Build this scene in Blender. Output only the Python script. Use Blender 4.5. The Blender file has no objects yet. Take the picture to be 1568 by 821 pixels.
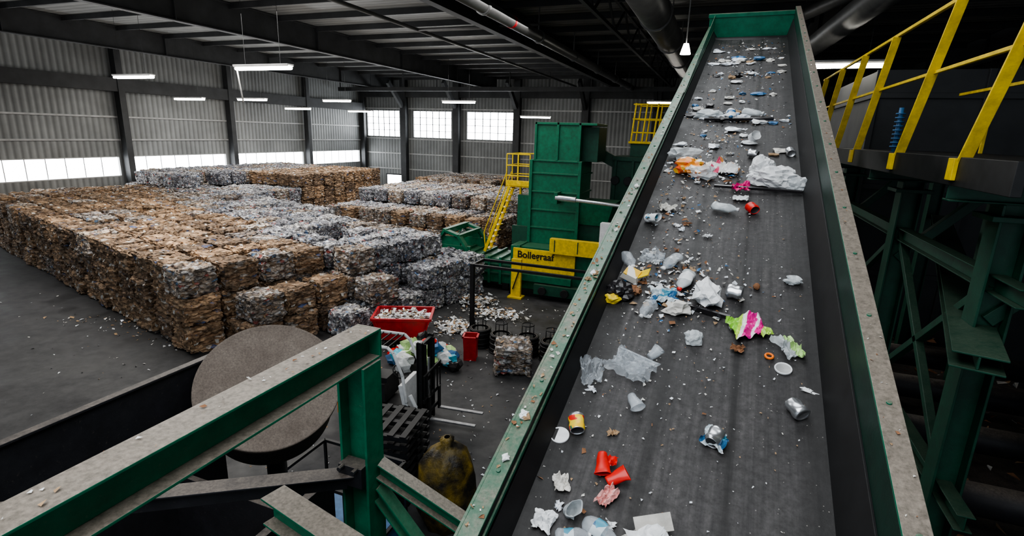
import bpy, bmesh, math, random
from mathutils import Vector, Matrix, noise, Euler
random.seed(7)
SC=bpy.context.scene
COL=SC.collection
# ------------------------------------------------------------------ helpers
def link(o,parent=None):
    COL.objects.link(o)
    if parent: o.parent=parent
    return o
def empty(name,M=None):
    o=bpy.data.objects.new(name,None); COL.objects.link(o)
    if M is not None: o.matrix_world=M
    return o
class NB:
    def __init__(s,name):
        s.m=bpy.data.materials.new(name); s.m.use_nodes=True; s.t=s.m.node_tree
        s.p=s.t.nodes["Principled BSDF"]
    def n(s,typ,**k):
        x=s.t.nodes.new(typ)
        for a,b in k.items(): setattr(x,a,b)
        return x
    def l(s,a,b): s.t.links.new(a,b)
    def coords(s,scale=(1,1,1),kind="Object",rnd=False):
        tc=s.n("ShaderNodeTexCoord"); mp=s.n("ShaderNodeMapping"); mp.inputs["Scale"].default_value=scale
        s.l(tc.outputs[kind],mp.inputs["Vector"])
        if rnd:
            oi=s.n("ShaderNodeObjectInfo"); mu=s.n("ShaderNodeMath",operation="MULTIPLY"); mu.inputs[1].default_value=37.0
            s.l(oi.outputs["Random"],mu.inputs[0]); s.l(mu.outputs[0],mp.inputs["Location"])
        return mp.outputs[0]
    def noise(s,v,scale,detail=5,rough=.6):
        x=s.n("ShaderNodeTexNoise"); x.inputs["Scale"].default_value=scale; x.inputs["Detail"].default_value=detail; x.inputs["Roughness"].default_value=rough
        if v is not None: s.l(v,x.inputs["Vector"])
        return x.outputs["Fac"]
    def vor(s,v,scale,feat="F1"):
        x=s.n("ShaderNodeTexVoronoi"); x.feature=feat; x.inputs["Scale"].default_value=scale
        if v is not None: s.l(v,x.inputs["Vector"])
        return x
    def ramp(s,f,stops,const=False):
        r=s.n("ShaderNodeValToRGB"); e=r.color_ramp.elements
        if const: r.color_ramp.interpolation="CONSTANT"
        while len(e)<len(stops): e.new(0.5)
        for i,(p,c) in enumerate(stops):
            e[i].position=p; e[i].color=(c if isinstance(c,tuple) else (c,c,c))+(1,)
        s.l(f,r.inputs[0]); return r.outputs[0]
    def mix(s,f,a,b,mode="MIX"):
        m=s.n("ShaderNodeMix",data_type="RGBA",blend_type=mode)
        for sock,val in ((m.inputs[0],f),(m.inputs[6],a),(m.inputs[7],b)):
            if isinstance(val,(int,float)): sock.default_value=val
            elif isinstance(val,tuple): sock.default_value=val+(1,)
            else: s.l(val,sock)
        return m.outputs[2]
    def math(s,op,a,b=0.0):
        m=s.n("ShaderNodeMath",operation=op)
        for i,v in enumerate((a,b)):
            if isinstance(v,(int,float)): m.inputs[i].default_value=v
            else: s.l(v,m.inputs[i])
        return m.outputs[0]
    def base(s,c): 
        if isinstance(c,tuple): s.p.inputs["Base Color"].default_value=c+(1,)
        else: s.l(c,s.p.inputs["Base Color"])
    def bump(s,h,st=.3,d=.02):
        b=s.n("ShaderNodeBump"); b.inputs["Strength"].default_value=st; b.inputs["Distance"].default_value=d
        s.l(h,b.inputs["Height"]); s.l(b.outputs[0],s.p.inputs["Normal"])
    def rough(s,v): s.p.inputs["Roughness"].default_value=v
    def metal(s,v): s.p.inputs["Metallic"].default_value=v
def simple(name,c,rough=.5,metal=0,var=.25,scale=8,bump=0,alpha=1,emit=0):
    b=NB(name); v=b.coords()
    f=b.noise(v,scale)
    lo=tuple(x*(1-var) for x in c); hi=tuple(min(1,x*(1+var)) for x in c)
    b.base(b.ramp(f,[(.3,lo),(.7,hi)])); b.rough(rough); b.metal(metal)
    if bump: b.bump(f,bump)
    if alpha<1: b.p.inputs["Alpha"].default_value=alpha
    return b.m
def dusty(name,paint,dust,amount=.8,rough=.5,lo=.3,hi=.55,mn=.35):
    """painted steel: dust settles on upward faces, scratches elsewhere"""
    b=NB(name); v=b.coords()
    g=b.n("ShaderNodeNewGeometry"); sp=b.n("ShaderNodeSeparateXYZ"); b.l(g.outputs["Normal"],sp.inputs[0])
    up=b.ramp(sp.outputs[2],[(.55,0.0),(.85,1.0)])
    n1=b.noise(v,6,6,.7); n2=b.noise(v,45,4,.7)
    patch=b.ramp(n1,[(lo,mn),(hi,1.0)])
    f=b.math("MULTIPLY",b.math("MULTIPLY",up,patch),amount)
    pc=b.ramp(n1,[(.3,tuple(x*.6 for x in paint)),(.7,tuple(x*1.15 for x in paint))])
    spk=b.ramp(n2,[(.62,0.0),(.72,1.0)]); f2=b.math("MAXIMUM",f,b.math("MULTIPLY",spk,.25))
    dc=b.ramp(n2,[(.3,tuple(x*.55 for x in dust)),(.7,tuple(x*1.3 for x in dust))])
    b.base(b.mix(f2,pc,dc)); b.rough(rough); b.bump(n2,.25,.005)
    return b.m
class MB:
    """mesh builder: everything of one real object in one mesh"""
    def __init__(s): s.bm=bmesh.new(); s.M=Matrix.Identity(4)
    def verts(s,pts): return [s.bm.verts.new(s.M@Vector(p)) for p in pts]
    def face(s,vs,mi=0,smooth=False):
        try:
            f=s.bm.faces.new(vs); f.material_index=mi; f.smooth=smooth; return f
        except ValueError: return None
    def box(s,c,sz,mi=0,R=None,taper=None):
        x,y,z=[a/2 for a in sz]; tx,ty=taper or (1,1)
        P=[(-x,-y,-z),(x,-y,-z),(x,y,-z),(-x,y,-z),(-x*tx,-y*ty,z),(x*tx,-y*ty,z),(x*tx,y*ty,z),(-x*tx,y*ty,z)]
        if R is not None: P=[R@Vector(p) for p in P]
        v=s.verts([Vector(p)+Vector(c) for p in P])
        for f in ((0,3,2,1),(4,5,6,7),(0,1,5,4),(1,2,6,5),(2,3,7,6),(3,0,4,7)): s.face([v[i] for i in f],mi)
    def mm(s,a,b,mi=0):
        s.box([(a[i]+b[i])/2 for i in range(3)],[abs(b[i]-a[i]) for i in range(3)],mi)
    def frame(s,p1,p2,up=(0,0,1)):
        p1=Vector(p1);p2=Vector(p2); y=(p2-p1).normalized(); u=Vector(up)
        if abs(y.dot(u))>.98: u=Vector((0,1,0))
        x=y.cross(u).normalized(); z=x.cross(y)
        R=Matrix((x,y,z)).transposed(); return R,(p1+p2)/2,(p2-p1).length
    def bar(s,p1,p2,w,h,mi=0,up=(0,0,1)):
        R,c,L=s.frame(p1,p2,up); s.box(c,(w,L,h),mi,R)
    def ibeam(s,p1,p2,w,h,t=.014,mi=0,up=(0,0,1),mit=None):
        R,c,L=s.frame(p1,p2,up); z=R@Vector((0,0,1))
        s.box(c+z*(h/2-t/2),(w,L,t),mi if mit is None else mit,R); s.box(c-z*(h/2-t/2),(w,L,t),mi,R); s.box(c,(t,L,h-2*t),mi,R)
    def cyl(s,p1,p2,r,seg=16,mi=0,r2=None,cap=True,smooth=True):
        R,c,L=s.frame(p1,p2); r2=r if r2 is None else r2
        A=[];B=[]
        for i in range(seg):
            a=2*math.pi*i/seg; d=Vector((math.cos(a),0,math.sin(a)))
            A.append(Vector(p1)+R@(d*r)); B.append(Vector(p2)+R@(d*r2))
        va=s.verts(A); vb=s.verts(B)
        for i in range(seg):
            j=(i+1)%seg; s.face([va[i],va[j],vb[j],vb[i]],mi,smooth)
        if cap: s.face(va[::-1],mi); s.face(vb,mi)
    def tube(s,pts,r,seg=8,mi=0):
        for a,b in zip(pts[:-1],pts[1:]): s.cyl(a,b,r,seg,mi)
    def lathe(s,prof,seg=24,mi=0,M=None,mis=None,fn=None,cap=False):
        M=M or Matrix.Identity(4); rings=[]
        for k,(r,z) in enumerate(prof):
            ring=[]
            for i in range(seg):
                a=2*math.pi*i/seg; p=Vector((r*math.cos(a),r*math.sin(a),z))
                if fn: p=fn(p)
                ring.append(M@p)
            rings.append(s.verts(ring))
        for k in range(len(rings)-1):
            for i in range(seg):
                j=(i+1)%seg; s.face([rings[k][i],rings[k][j],rings[k+1][j],rings[k+1][i]],mis[k] if mis else mi,True)
    def torus(s,c,R,r,seg=24,sg=6,mi=0,M=None):
        M=M or Matrix.Identity(4); g=[]
        for i in range(seg):
            a=2*math.pi*i/seg; row=[]
            for j in range(sg):
                b=2*math.pi*j/sg; row.append(Vector(c)+M.to_3x3()@Vector(((R+r*math.cos(b))*math.cos(a),(R+r*math.cos(b))*math.sin(a),r*math.sin(b))))
            g.append(s.verts(row))
        for i in range(seg):
            for j in range(sg):
                s.face([g[i][j],g[(i+1)%seg][j],g[(i+1)%seg][(j+1)%sg],g[i][(j+1)%sg]],mi,True)
    def obj(s,name,mats,M=None,bevel=0,parent=None):
        me=bpy.data.meshes.new(name); s.bm.normal_update(); s.bm.to_mesh(me); s.bm.free()
        for m in mats: me.materials.append(m)
        o=bpy.data.objects.new(name,me); link(o,parent)
        if M is not None: o.matrix_world=M
        if bevel:
            b=o.modifiers.new("bevel","BEVEL"); b.width=bevel; b.segments=2; b.limit_method="ANGLE"
        return o
# ------------------------------------------------------------------ materials
GREEN=(.006,.19,.10)
m_green=dusty("green_paint_dusty",GREEN,(.23,.195,.165),.97,.42,.1,.35,.7)
m_greenrail=dusty("green_rail_paint",(.008,.17,.095),(.2,.175,.14),.85,.38,.42,.62)
m_greenclean=dusty("green_paint",(.005,.14,.07),(.10,.13,.09),.45,.4)
m_darkgreen=dusty("dark_green_paint",(.006,.07,.04),(.08,.08,.06),.5,.5)
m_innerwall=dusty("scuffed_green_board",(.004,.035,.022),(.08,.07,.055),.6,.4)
m_yellow=dusty("yellow_paint",(.85,.6,.01),(.4,.33,.15),.3,.4)
m_black=simple("black_steel",(.015,.015,.016),.5,.2,.4)
m_rubber=simple("black_rubber",(.008,.008,.009),.6,0,.3)
m_darksteel=dusty("dark_steel_dusty",(.02,.02,.025),(.13,.11,.095),.9,.55)
m_red=simple("red_paint",(.45,.012,.02),.45,0,.3,4)
m_white=simple("white_plastic",(.78,.79,.8),.4,0,.12,10,.2)
m_paper=simple("paper_scrap",(.62,.6,.56),.85,0,.2,14,.2)
m_card=simple("cardboard_scrap",(.36,.24,.14),.9,0,.3,12,.2)
m_silver=simple("aluminium",(.62,.63,.65),.28,.9,.15,10)
m_darkin=simple("can_interior",(.05,.05,.055),.5,.3,.2)
m_orange=simple("orange_plastic",(.85,.2,.02),.4,0,.2)
m_magenta=simple("magenta_film",(.75,.02,.22),.35,0,.3)
m_lime=simple("lime_film",(.42,.62,.25),.4,0,.3)
m_blue=simple("blue_plastic",(.04,.14,.3),.4,0,.3)
m_cyan=simple("cyan_label",(.08,.45,.6),.35,0,.3)
m_redp=simple("red_plastic",(.66,.02,.015),.35,0,.15)
m_yel=simple("yellow_film",(.85,.6,.03),.4,0,.25)
m_blk=simple("black_film",(.02,.018,.02),.25,0,.3)
m_leaf=simple("brown_scrap",(.25,.12,.06),.85,0,.3)
m_clear=simple("clear_plastic",(.7,.75,.8),.08,0,.1,10,.3,alpha=.32)
m_trans=simple("translucent_film",(.68,.72,.74),.2,0,.2,10,.4,alpha=.68)
m_pipe=simple("painted_pipe",(.12,.12,.12),.4,.2,.2,2)
def printed(name,stops,scale=6):
    b=NB(name); v=b.coords(); x=b.vor(v,scale); 
    sp=b.n("ShaderNodeSeparateColor"); b.l(x.outputs["Color"],sp.inputs[0])
    b.base(b.ramp(sp.outputs[0],stops,True)); b.rough(.35); return b.m
def striped(name,stops,ang,scale,vary=.25):
    b=NB(name); v=b.coords(); mp=b.n("ShaderNodeMapping"); mp.inputs["Rotation"].default_value=(0,0,ang); b.l(v,mp.inputs[0])
    sx=b.n("ShaderNodeSeparateXYZ"); b.l(mp.outputs[0],sx.inputs[0]); f=b.math("ADD",b.math("MULTIPLY",sx.outputs[0],scale),.5)
    f=b.math("ADD",f,b.math("MULTIPLY",b.math("SUBTRACT",b.noise(v,9,2),.5),vary)); b.base(b.ramp(f,stops,True)); b.rough(.3); return b.m
m_bag=striped("printed_snack_bag",[(0,(.3,.62,.08)),(.2,(.5,.75,.1)),(.3,(.85,.83,.84)),(.42,(.72,.02,.3)),(.62,(.88,.86,.88)),(.72,(.75,.03,.32)),(.88,(.4,.65,.1))],.6,4.2)
m_wrapmix=printed("printed_wrapper_mix",[(0,(.8,.8,.8)),(.4,(.7,.1,.2)),(.55,(.8,.78,.75)),(.75,(.7,.3,.1)),(.9,(.8,.8,.8))],13)
m_canp=printed("printed_can_yellow",[(0,(.85,.55,.03)),(.45,(.6,.03,.02)),(.6,(.8,.6,.05)),(.85,(.05,.2,.1))],28)
m_wrap=printed("printed_wrapper",[(0,(.85,.3,.04)),(.5,(.75,.12,.03)),(.7,(.85,.8,.75)),(.85,(.7,.4,.05))],16)
m_blueprint=printed("printed_blue",[(0,(.03,.12,.25)),(.25,(.55,.62,.66)),(.6,(.08,.3,.42)),(.8,(.75,.77,.8))],14)
m_newsp=printed("printed_carton",[(0,(.78,.76,.7)),(.6,(.8,.5,.05)),(.75,(.75,.73,.7)),(.92,(.3,.3,.35))],12)
m_stripe=simple("red_white_plastic",(.8,.35,.33),.4,0,.5,30)
def m_bale(name,stops,zs,vs1,vs2,rough=.8):
    b=NB(name); v=b.coords((1,1,zs),rnd=True)
    nz=b.n("ShaderNodeTexNoise"); nz.inputs["Scale"].default_value=3; b.l(v,nz.inputs["Vector"])
    va=b.n("ShaderNodeVectorMath",operation="MULTIPLY_ADD"); b.l(nz.outputs["Color"],va.inputs[0]); va.inputs[1].default_value=(.3,.3,.3); b.l(v,va.inputs[2])
    x=b.vor(va.outputs[0],vs1); sp=b.n("ShaderNodeSeparateColor"); b.l(x.outputs["Color"],sp.inputs[0])
    c1=b.ramp(sp.outputs[0],stops,True)
    x2=b.vor(va.outputs[0],vs2); sp2=b.n("ShaderNodeSeparateColor"); b.l(x2.outputs["Color"],sp2.inputs[0])
    c2=b.ramp(sp2.outputs[1],stops,True)
    c=b.mix(b.ramp(b.noise(v,5),[(.5,0.0),(.6,.85)]),c1,c2)
    crev_shade=b.ramp(x.outputs["Distance"],[(.0,1.0),(.38,.92),(.7,.38)])  # crevice shade between scraps, put into the colour at cell edges
    c=b.mix(1.0,c,crev_shade,"MULTIPLY")
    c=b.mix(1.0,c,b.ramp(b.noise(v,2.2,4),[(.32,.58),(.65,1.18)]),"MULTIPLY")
    oi=b.n("ShaderNodeObjectInfo"); c=b.mix(1.0,c,b.ramp(oi.outputs["Random"],[(0,(.62,.62,.65)),(.5,(.98,.98,.98)),(1,(1.32,1.27,1.2))]),"MULTIPLY")
    b.base(c); b.rough(rough); b.bump(b.math("ADD",x.outputs["Distance"],b.math("MULTIPLY",x2.outputs["Distance"],.4)),.85,.06)
    return b.m
BR=[(0,(.46,.305,.19)),(.22,(.34,.215,.13)),(.4,(.56,.39,.255)),(.6,(.28,.175,.105)),(.72,(.50,.345,.22)),(.88,(.68,.62,.56)),(.93,(.38,.25,.16)),(.98,(.15,.2,.4))]
SI=[(0,(.54,.55,.59)),(.2,(.28,.28,.32)),(.36,(.76,.78,.83)),(.48,(.38,.38,.42)),(.62,(.13,.13,.15)),(.74,(.54,.51,.48)),(.82,(.9,.92,.95)),(.93,(.2,.32,.55)),(.97,(.5,.15,.13))]
MX=[(0,(.52,.44,.37)),(.2,(.32,.26,.21)),(.36,(.76,.73,.71)),(.5,(.42,.30,.21)),(.64,(.19,.16,.15)),(.74,(.6,.5,.43)),(.84,(.84,.83,.84)),(.94,(.2,.32,.5)),(.97,(.5,.15,.13))]
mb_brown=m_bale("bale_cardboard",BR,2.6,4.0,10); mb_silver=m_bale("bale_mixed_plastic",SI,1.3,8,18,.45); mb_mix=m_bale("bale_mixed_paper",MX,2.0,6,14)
m_wire=simple("baling_wire",(.06,.055,.05),.5,.6,.2)
def wallmat(name,c,axis,freq=18,dirt=.4):
    b=NB(name); v=b.coords()
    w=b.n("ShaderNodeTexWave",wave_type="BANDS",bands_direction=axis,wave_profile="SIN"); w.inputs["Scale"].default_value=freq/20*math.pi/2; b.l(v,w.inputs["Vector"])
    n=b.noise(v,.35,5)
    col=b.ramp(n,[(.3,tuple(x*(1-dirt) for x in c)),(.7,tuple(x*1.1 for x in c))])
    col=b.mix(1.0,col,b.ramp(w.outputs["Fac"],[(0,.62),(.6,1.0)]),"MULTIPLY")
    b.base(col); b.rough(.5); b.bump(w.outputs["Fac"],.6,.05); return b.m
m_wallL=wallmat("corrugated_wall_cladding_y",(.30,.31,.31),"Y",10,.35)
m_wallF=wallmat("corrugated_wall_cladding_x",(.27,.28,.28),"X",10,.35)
m_roof=wallmat("roof_deck_steel",(.24,.245,.24),"Y",8,.3)
m_struct=simple("structural_steel_dark",(.045,.047,.05),.6,.1,.3,1)
m_girt=simple("galvanised_girt",(.42,.42,.42),.5,.2,.2,2)
b=NB("stained_concrete_floor"); v=b.coords()
n1=b.noise(v,.25,6,.6); n2=b.noise(v,3,6,.7); n3=b.noise(v,.9,4,.6)
c=b.ramp(n1,[(.3,(.024,.024,.027)),(.55,(.048,.048,.052)),(.75,(.08,.078,.077))])
c=b.mix(.5,c,b.ramp(n2,[(.3,(.016,.016,.017)),(.7,(.078,.077,.077))])); c=b.mix(1.0,c,b.ramp(n3,[(.35,.72),(.65,1.1)]),"MULTIPLY")
b.base(c); b.l(b.ramp(n3,[(.35,.5),(.65,.85)]),b.p.inputs["Roughness"]); b.bump(n2,.15,.02); m_floor=b.m
b=NB("worn_rubber_belt"); v=b.coords(); tc=b.n("ShaderNodeTexCoord"); sx=b.n("ShaderNodeSeparateXYZ"); b.l(tc.outputs["Object"],sx.inputs[0])
u=b.math("ADD",b.math("MULTIPLY",sx.outputs[0],.667),.5)
lane=b.ramp(u,[(0,.3),(.07,.4),(.10,1.05),(.28,1.1),(.33,.4),(.37,1.15),(.57,1.15),(.60,.28),(.625,1.1),(.80,1.0),(.85,.45),(.93,.25)])
vs=b.coords((14,.35,1)); st=b.noise(vs,2.0,6,.65); n2=b.noise(v,22,8,.75); n3=b.noise(v,2.5,5,.65)
c=b.ramp(st,[(.3,(.019,.018,.019)),(.7,(.054,.051,.051))])
c=b.mix(1.0,c,b.ramp(n2,[(.3,.4),(.7,1.7)]),"MULTIPLY"); c=b.mix(1.0,c,b.ramp(n3,[(.35,.65),(.65,1.35)]),"MULTIPLY"); c=b.mix(1.0,c,lane,"MULTIPLY")
vx=b.vor(v,42); spd=b.n("ShaderNodeSeparateColor"); b.l(vx.outputs["Color"],spd.inputs[0])
dot=b.math("MULTIPLY",b.math("LESS_THAN",vx.outputs["Distance"],.13),b.math("GREATER_THAN",spd.outputs[0],.78))
c=b.mix(b.math("MULTIPLY",dot,.45),c,(.4,.38,.35))
b.base(c); b.l(b.ramp(n3,[(.3,.45),(.7,.7)]),b.p.inputs["Roughness"]); b.bump(n2,.5,.005); m_belt=b.m
def emis(name,c,s):
    b=NB(name); n=b.noise(b.coords(),1.5); b.base((0.8,.8,.8)); b.l(b.ramp(n,[(.2,tuple(x*.9 for x in c)),(.8,c)]),b.p.inputs["Emission Color"]); b.p.inputs["Emission Strength"].default_value=s; return b.m
m_pane=emis("daylit_window_pane",(.93,.97,1.0),9)
m_tube=emis("fluorescent_tube",(1,.96,.86),30)
# ------------------------------------------------------------------ room
q=MB(); q.mm((-41.6,-14,-.3),(16.3,56.2,0)); q.obj("floor",[m_floor])
q=MB(); q.mm((-41.6,-14,12.7),(16.3,56.2,12.9)); q.obj("ceiling",[m_roof])
ww=[(9.2,17.2),(18.2,26.2),(27.1,35.3),(36.4,44.8),(45.7,54.2)]
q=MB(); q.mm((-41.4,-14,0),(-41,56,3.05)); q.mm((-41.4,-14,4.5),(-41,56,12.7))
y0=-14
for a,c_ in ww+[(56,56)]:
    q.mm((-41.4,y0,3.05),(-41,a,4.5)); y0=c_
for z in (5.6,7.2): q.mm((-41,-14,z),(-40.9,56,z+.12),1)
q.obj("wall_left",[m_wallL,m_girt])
fw=[(-40.3,-35.8,6.2,9.1),(-33.9,-29.0,6.2,9.1),(-27.0,-21.5,6.2,9.1)]
q=MB(); q.mm((-41,55,0),(16,55.4,6.2)); q.mm((-41,55,9.1),(16,55.4,12.7))
x0=-41
for a,c_,_,_ in fw+[(16,16,0,0)]: q.mm((x0,55,6.2),(a,55.4,9.1)); x0=c_
for z in (2.4,4.2,5.9,9.3): q.mm((-41,54.9,z),(16,55,z+.13),1)
q.obj("wall_far",[m_wallF,m_girt])
q=MB()
for x in (-34.9,-28.1,-20.9,-13.5,-6.5,.5,7.5):
    q.mm((x-.35,54.3,0),(x+.35,54.88,12.6)); q.bar((x,54.2,9.6),(x,51.5,12),.3,.5)
q.mm((-40.4,54.4,10.6),(15.8,54.88,11.3))
q.mm((-40.88,-13.9,9.0),(-40.4,54.8,9.9))
for y in (8.6,17.7,26.65,35.85,45.25,54.6): q.mm((-40.88,y-.22,0),(-40.35,y+.22,12.6))
q.obj("steel_columns",[m_struct])
q=MB(); q.mm((16,-14,0),(16.3,56,12.7)); q.obj("wall_right",[m_wallL])
k=1
for a,c_ in ww:
    q=MB(); q.mm((-41.25,a,3.05),(-41.2,c_,4.5),0)
    for i in range(1,7):
        y=a+(c_-a)*i/7; q.mm((-41.2,y-.025,3.05),(-41.15,y+.025,4.5),1)
    q.mm((-41.2,a,3.05),(-40.98,c_,3.12),1); q.mm((-41.2,a,4.43),(-40.98,c_,4.5),1)
    q.obj("window_%d"%k,[m_pane,m_girt]); k+=1
for a,c_,z0,z1 in fw:
    q=MB(); q.mm((a,55.2,z0),(c_,55.25,z1),0)
    for i in range(1,6):
        x=a+(c_-a)*i/6; q.mm((x-.03,55.12,z0),(x+.03,55.2,z1),1)
    for i in range(1,4):
        z=z0+(z1-z0)*i/4; q.mm((a,55.12,z-.025),(c_,55.2,z+.025),1)
    q.obj("window_%d"%k,[m_pane,m_darksteel]); k+=1
for i,(x0_,x1_,z1_) in enumerate([(-37.6,-35.6,1.7),(-31,-28.6,1.6)]):
    q=MB(); q.mm((x0_,54.9,0.3),(x1_,54.94,z1_),0); q.mm((x0_-.15,54.88,0),(x0_,54.98,z1_+.15),1); q.mm((x1_,54.88,0),(x1_+.15,54.98,z1_+.15),1); q.mm((x0_,54.88,z1_),(x1_,54.98,z1_+.15),1); q.mm((x0_,54.88,0),(x1_,54.98,.3),1)
    q.obj("door_%d"%(i+1),[m_pane,m_struct])
q=MB()
for x in (-36,-23.2,-10.2,3.2,12):
    q.ibeam((x,-13.9,12.0),(x,54.2,12.0),.35,1.35,.05)
    for y in (0,9,18,27,36,45): q.mm((x-.16,y-.02,11.35),(x+.16,y+.02,12.65))
for y in range(-12,55,3): q.mm((-40.9,y-.05,12.42),(15.9,y+.05,12.69))
q.mm((-40.2,49.8,10.9),(15.9,50.1,11.3)); 
for x in range(-40,16,4): q.bar((x,49.95,11.3),(x,49.95,12.7),.1,.1)
for zz in (11.3,12.5): q.bar((-4.9,2,zz),(-4.9,54,zz),.14,.14)
for i in range(0,26): q.bar((-4.9,2+i*2,11.3 if i%2 else 12.5),(-4.9,4+i*2,12.5 if i%2 else 11.3),.08,.08)
q.obj("roof_girders",[m_struct])
q=MB(); q.cyl((-8.3,-2,11.2),(-8.3,51,11.2),.24,16,0)
for y in range(0,50,6): q.cyl((-8.3,y,11.2),(-8.3,y+.15,11.2),.29,16,0); q.bar((-8.3,y,11.4),(-8.3,y,12.4),.05,.05)
q.cyl((-8.3,20.6,11.2),(-8.3,20.8,11.2),.25,16,1)
q.cyl((-14.5,0,11.7),(-14.5,54,11.7),.09,8,0); q.cyl((-14.5,24,11.7),(-8.3,24,11.7),.07,8,0)
q.obj("ceiling_pipe",[m_pipe,m_red])
q=MB(); q.cyl((-2.6,12,10.9),(-2.6,36,10.9),.5,20,0); q.cyl((-2.6,12,10.9),(-1.2,9,10.9),.45,20,0)
for y in range(14,36,5): q.cyl((-2.6,y,10.9),(-2.6,y+.1,10.9),.55,20,0); q.bar((-2.6,y,11.3),(-2.6,y,12.6),.05,.05)
q.cyl((3.5,8,10.4),(1.5,40,10.4),.35,18,0); q.cyl((5.5,12,11.2),(-1.0,30,11.2),.2,14,0)
q.obj("ventilation_duct",[m_pipe])
for (x,y,z) in [(-28.5,19.5,9.2),(-17.3,17,9.2),(-35.6,28.1,8.65),(-33.9,32,8.87),(-36,39,8.54),(-31.1,38.3,9.2),(-34.4,45.8,8.65),(-19.6,38.4,9.2),(-15.9,46,8.43),(2.6,18.6,9.2),(-3.7,36.9,9.2)]:
    q=MB(); L=1.35
    q.box((x,y,z+.09),(2*L+.1,.34,.05),1)
    q.box((x,y-.15,z+.06),(2*L+.1,.02,.08),1,Matrix.Rotation(.5,3,'X')); q.box((x,y+.15,z+.06),(2*L+.1,.02,.08),1,Matrix.Rotation(-.5,3,'X'))
    for dy in (-.08,.08): q.cyl((x-L,y+dy,z-.03),(x+L,y+dy,z-.03),.06,8,0)
    for dx in (-.9,.9): q.bar((x+dx,y,z+.1),(x+dx,y,12.4),.01,.01,2)
    if x==-17.3: q.tube([(x-1.4,y,z+.1),(x-1.4,y+.2,z-1.3)],.03,8,1)
    q.obj("fluorescent_light",[m_tube,m_girt,m_struct])
q=MB(); q.cyl((-1.2,14.8,9.05),(-1.2,14.8,9.3),.13,16,0,.06); q.cyl((-1.2,14.8,9.3),(-1.2,14.8,12.4),.015,6,1); q.obj("pendant_lamp",[m_tube,m_struct])
# ------------------------------------------------------------------ bales
m_silver2=simple("film_scrap",(.7,.73,.78),.3,.1,.3)
def bale_mesh(name,mat,seed,layered):
    rnd=random.Random(seed); L,W,H=1.24,1.14,.9
    bm=bmesh.new(); bmesh.ops.create_cube(bm,size=1); bmesh.ops.subdivide_edges(bm,edges=bm.edges[:],cuts=15,use_grid_fill=True)
    off=Vector((seed*3.1,seed*1.7,seed*.9))
    for v in bm.verts:
        c=v.co.copy()
        s=Vector([ (abs(a)*2)**6*(1 if a>0 else -1) for a in c])
        s=s.normalized() if s.length>0 else s
        p=Vector((c.x*L,c.y*W,c.z*H))
        lp=Vector((p.x,p.y,p.z*(3 if layered else 1)))
        d=noise.noise(p*1.8+off)*.08+noise.noise(lp*4+off)*.07+noise.noise(lp*11+off)*.045+rnd.uniform(-.007,.007)
        strap=abs(((c.x+.5)*5)%1-.5)*2
        d-= .055*max(0,strap-.6)/.4
        d-= .06*(sum(1 for a in c if abs(a)>.44)-1)
        v.co=p+s*d
    for f in bm.faces: f.smooth=rnd.random()<.3
    faces=[f for f in bm.faces]
    pts=[(f.calc_center_median(),f.normal.copy()) for f in rnd.sample(faces,90)]
    for p,n in pts:
        t=n.orthogonal().normalized(); t.rotate(Matrix.Rotation(rnd.uniform(0,6.28),3,n)); w=n.cross(t)
        a=rnd.uniform(.04,.13); bb=rnd.uniform(.03,.1); lift=n*rnd.uniform(.01,.06)
        vs=[bm.verts.new(p+t*a),bm.verts.new(p+w*bb*.6+lift),bm.verts.new(p-t*a*.8+lift),bm.verts.new(p-w*bb)]
        f=bm.faces.new(vs); f.material_index=rnd.choice([0,0,0,0,1,2])
    me=bpy.data.meshes.new(name); bm.to_mesh(me); bm.free()
    for m in (mat,m_paper,m_card if mat is not mb_silver else m_silver2,m_wire): me.materials.append(m)
    return me
BM={"b":[bale_mesh("cardboard_bale",mb_brown,i,True) for i in range(1,5)],"s":[bale_mesh("plastic_bale",mb_silver,i,False) for i in range(5,9)],"m":[bale_mesh("paper_bale",mb_mix,i,True) for i in range(9,12)]}
def put_bale(parent,typ,x,y,z,rot,jit=.07):
    me=random.choice(BM[typ]); o=bpy.data.objects.new("bale",me); COL.objects.link(o); o.parent=parent
    fl=random.choice([0,math.pi])
    o.matrix_world=Matrix.Translation((x+random.uniform(-jit,jit),y+random.uniform(-jit,jit),z+.45))@Matrix.Rotation(rot+fl+random.uniform(-.07,.07),4,'Z')@Matrix.Diagonal((random.uniform(.92,1.02),random.uniform(.92,1.02),random.uniform(.96,1.0),1))
    return o
A=math.radians(-14.6); U=Vector((math.cos(A),math.sin(A),0)); V=Vector((-math.sin(A),math.cos(A),0)); C0=Vector((-14.6,10.6,0))
E=empty("bale_stack")
for j in range(0,9):
    imin=0 if j<1 else (-1 if j<3 else -2)
    for i in range(imin,20):
        p=C0-U*(i*1.34+.63)+V*(j*1.26+.58)
        if p.x<-39.2: continue
        h=3
        if i<0: h=2 if (i<-1 or j<4) else 3
        if i==-2 and j in(3,5): h=1
        if j==8: h=2 if i<6 else 3
        if random.random()<.06: h-=1
        for k_ in range(h):
            if 0<i and 1<=j<=7 and k_<h-2: continue
            lim=3.3+ i*.2
            t="b" if j<lim and i>=-1 else "s"
            if abs(j-lim)<1.0 and random.random()<.45: t="m"
            if t=="s" and random.random()<.15: t="m"
            if t=="b" and random.random()<.08: t="m"
            put_bale(E,t,p.x,p.y,k_*.9,A)
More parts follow.
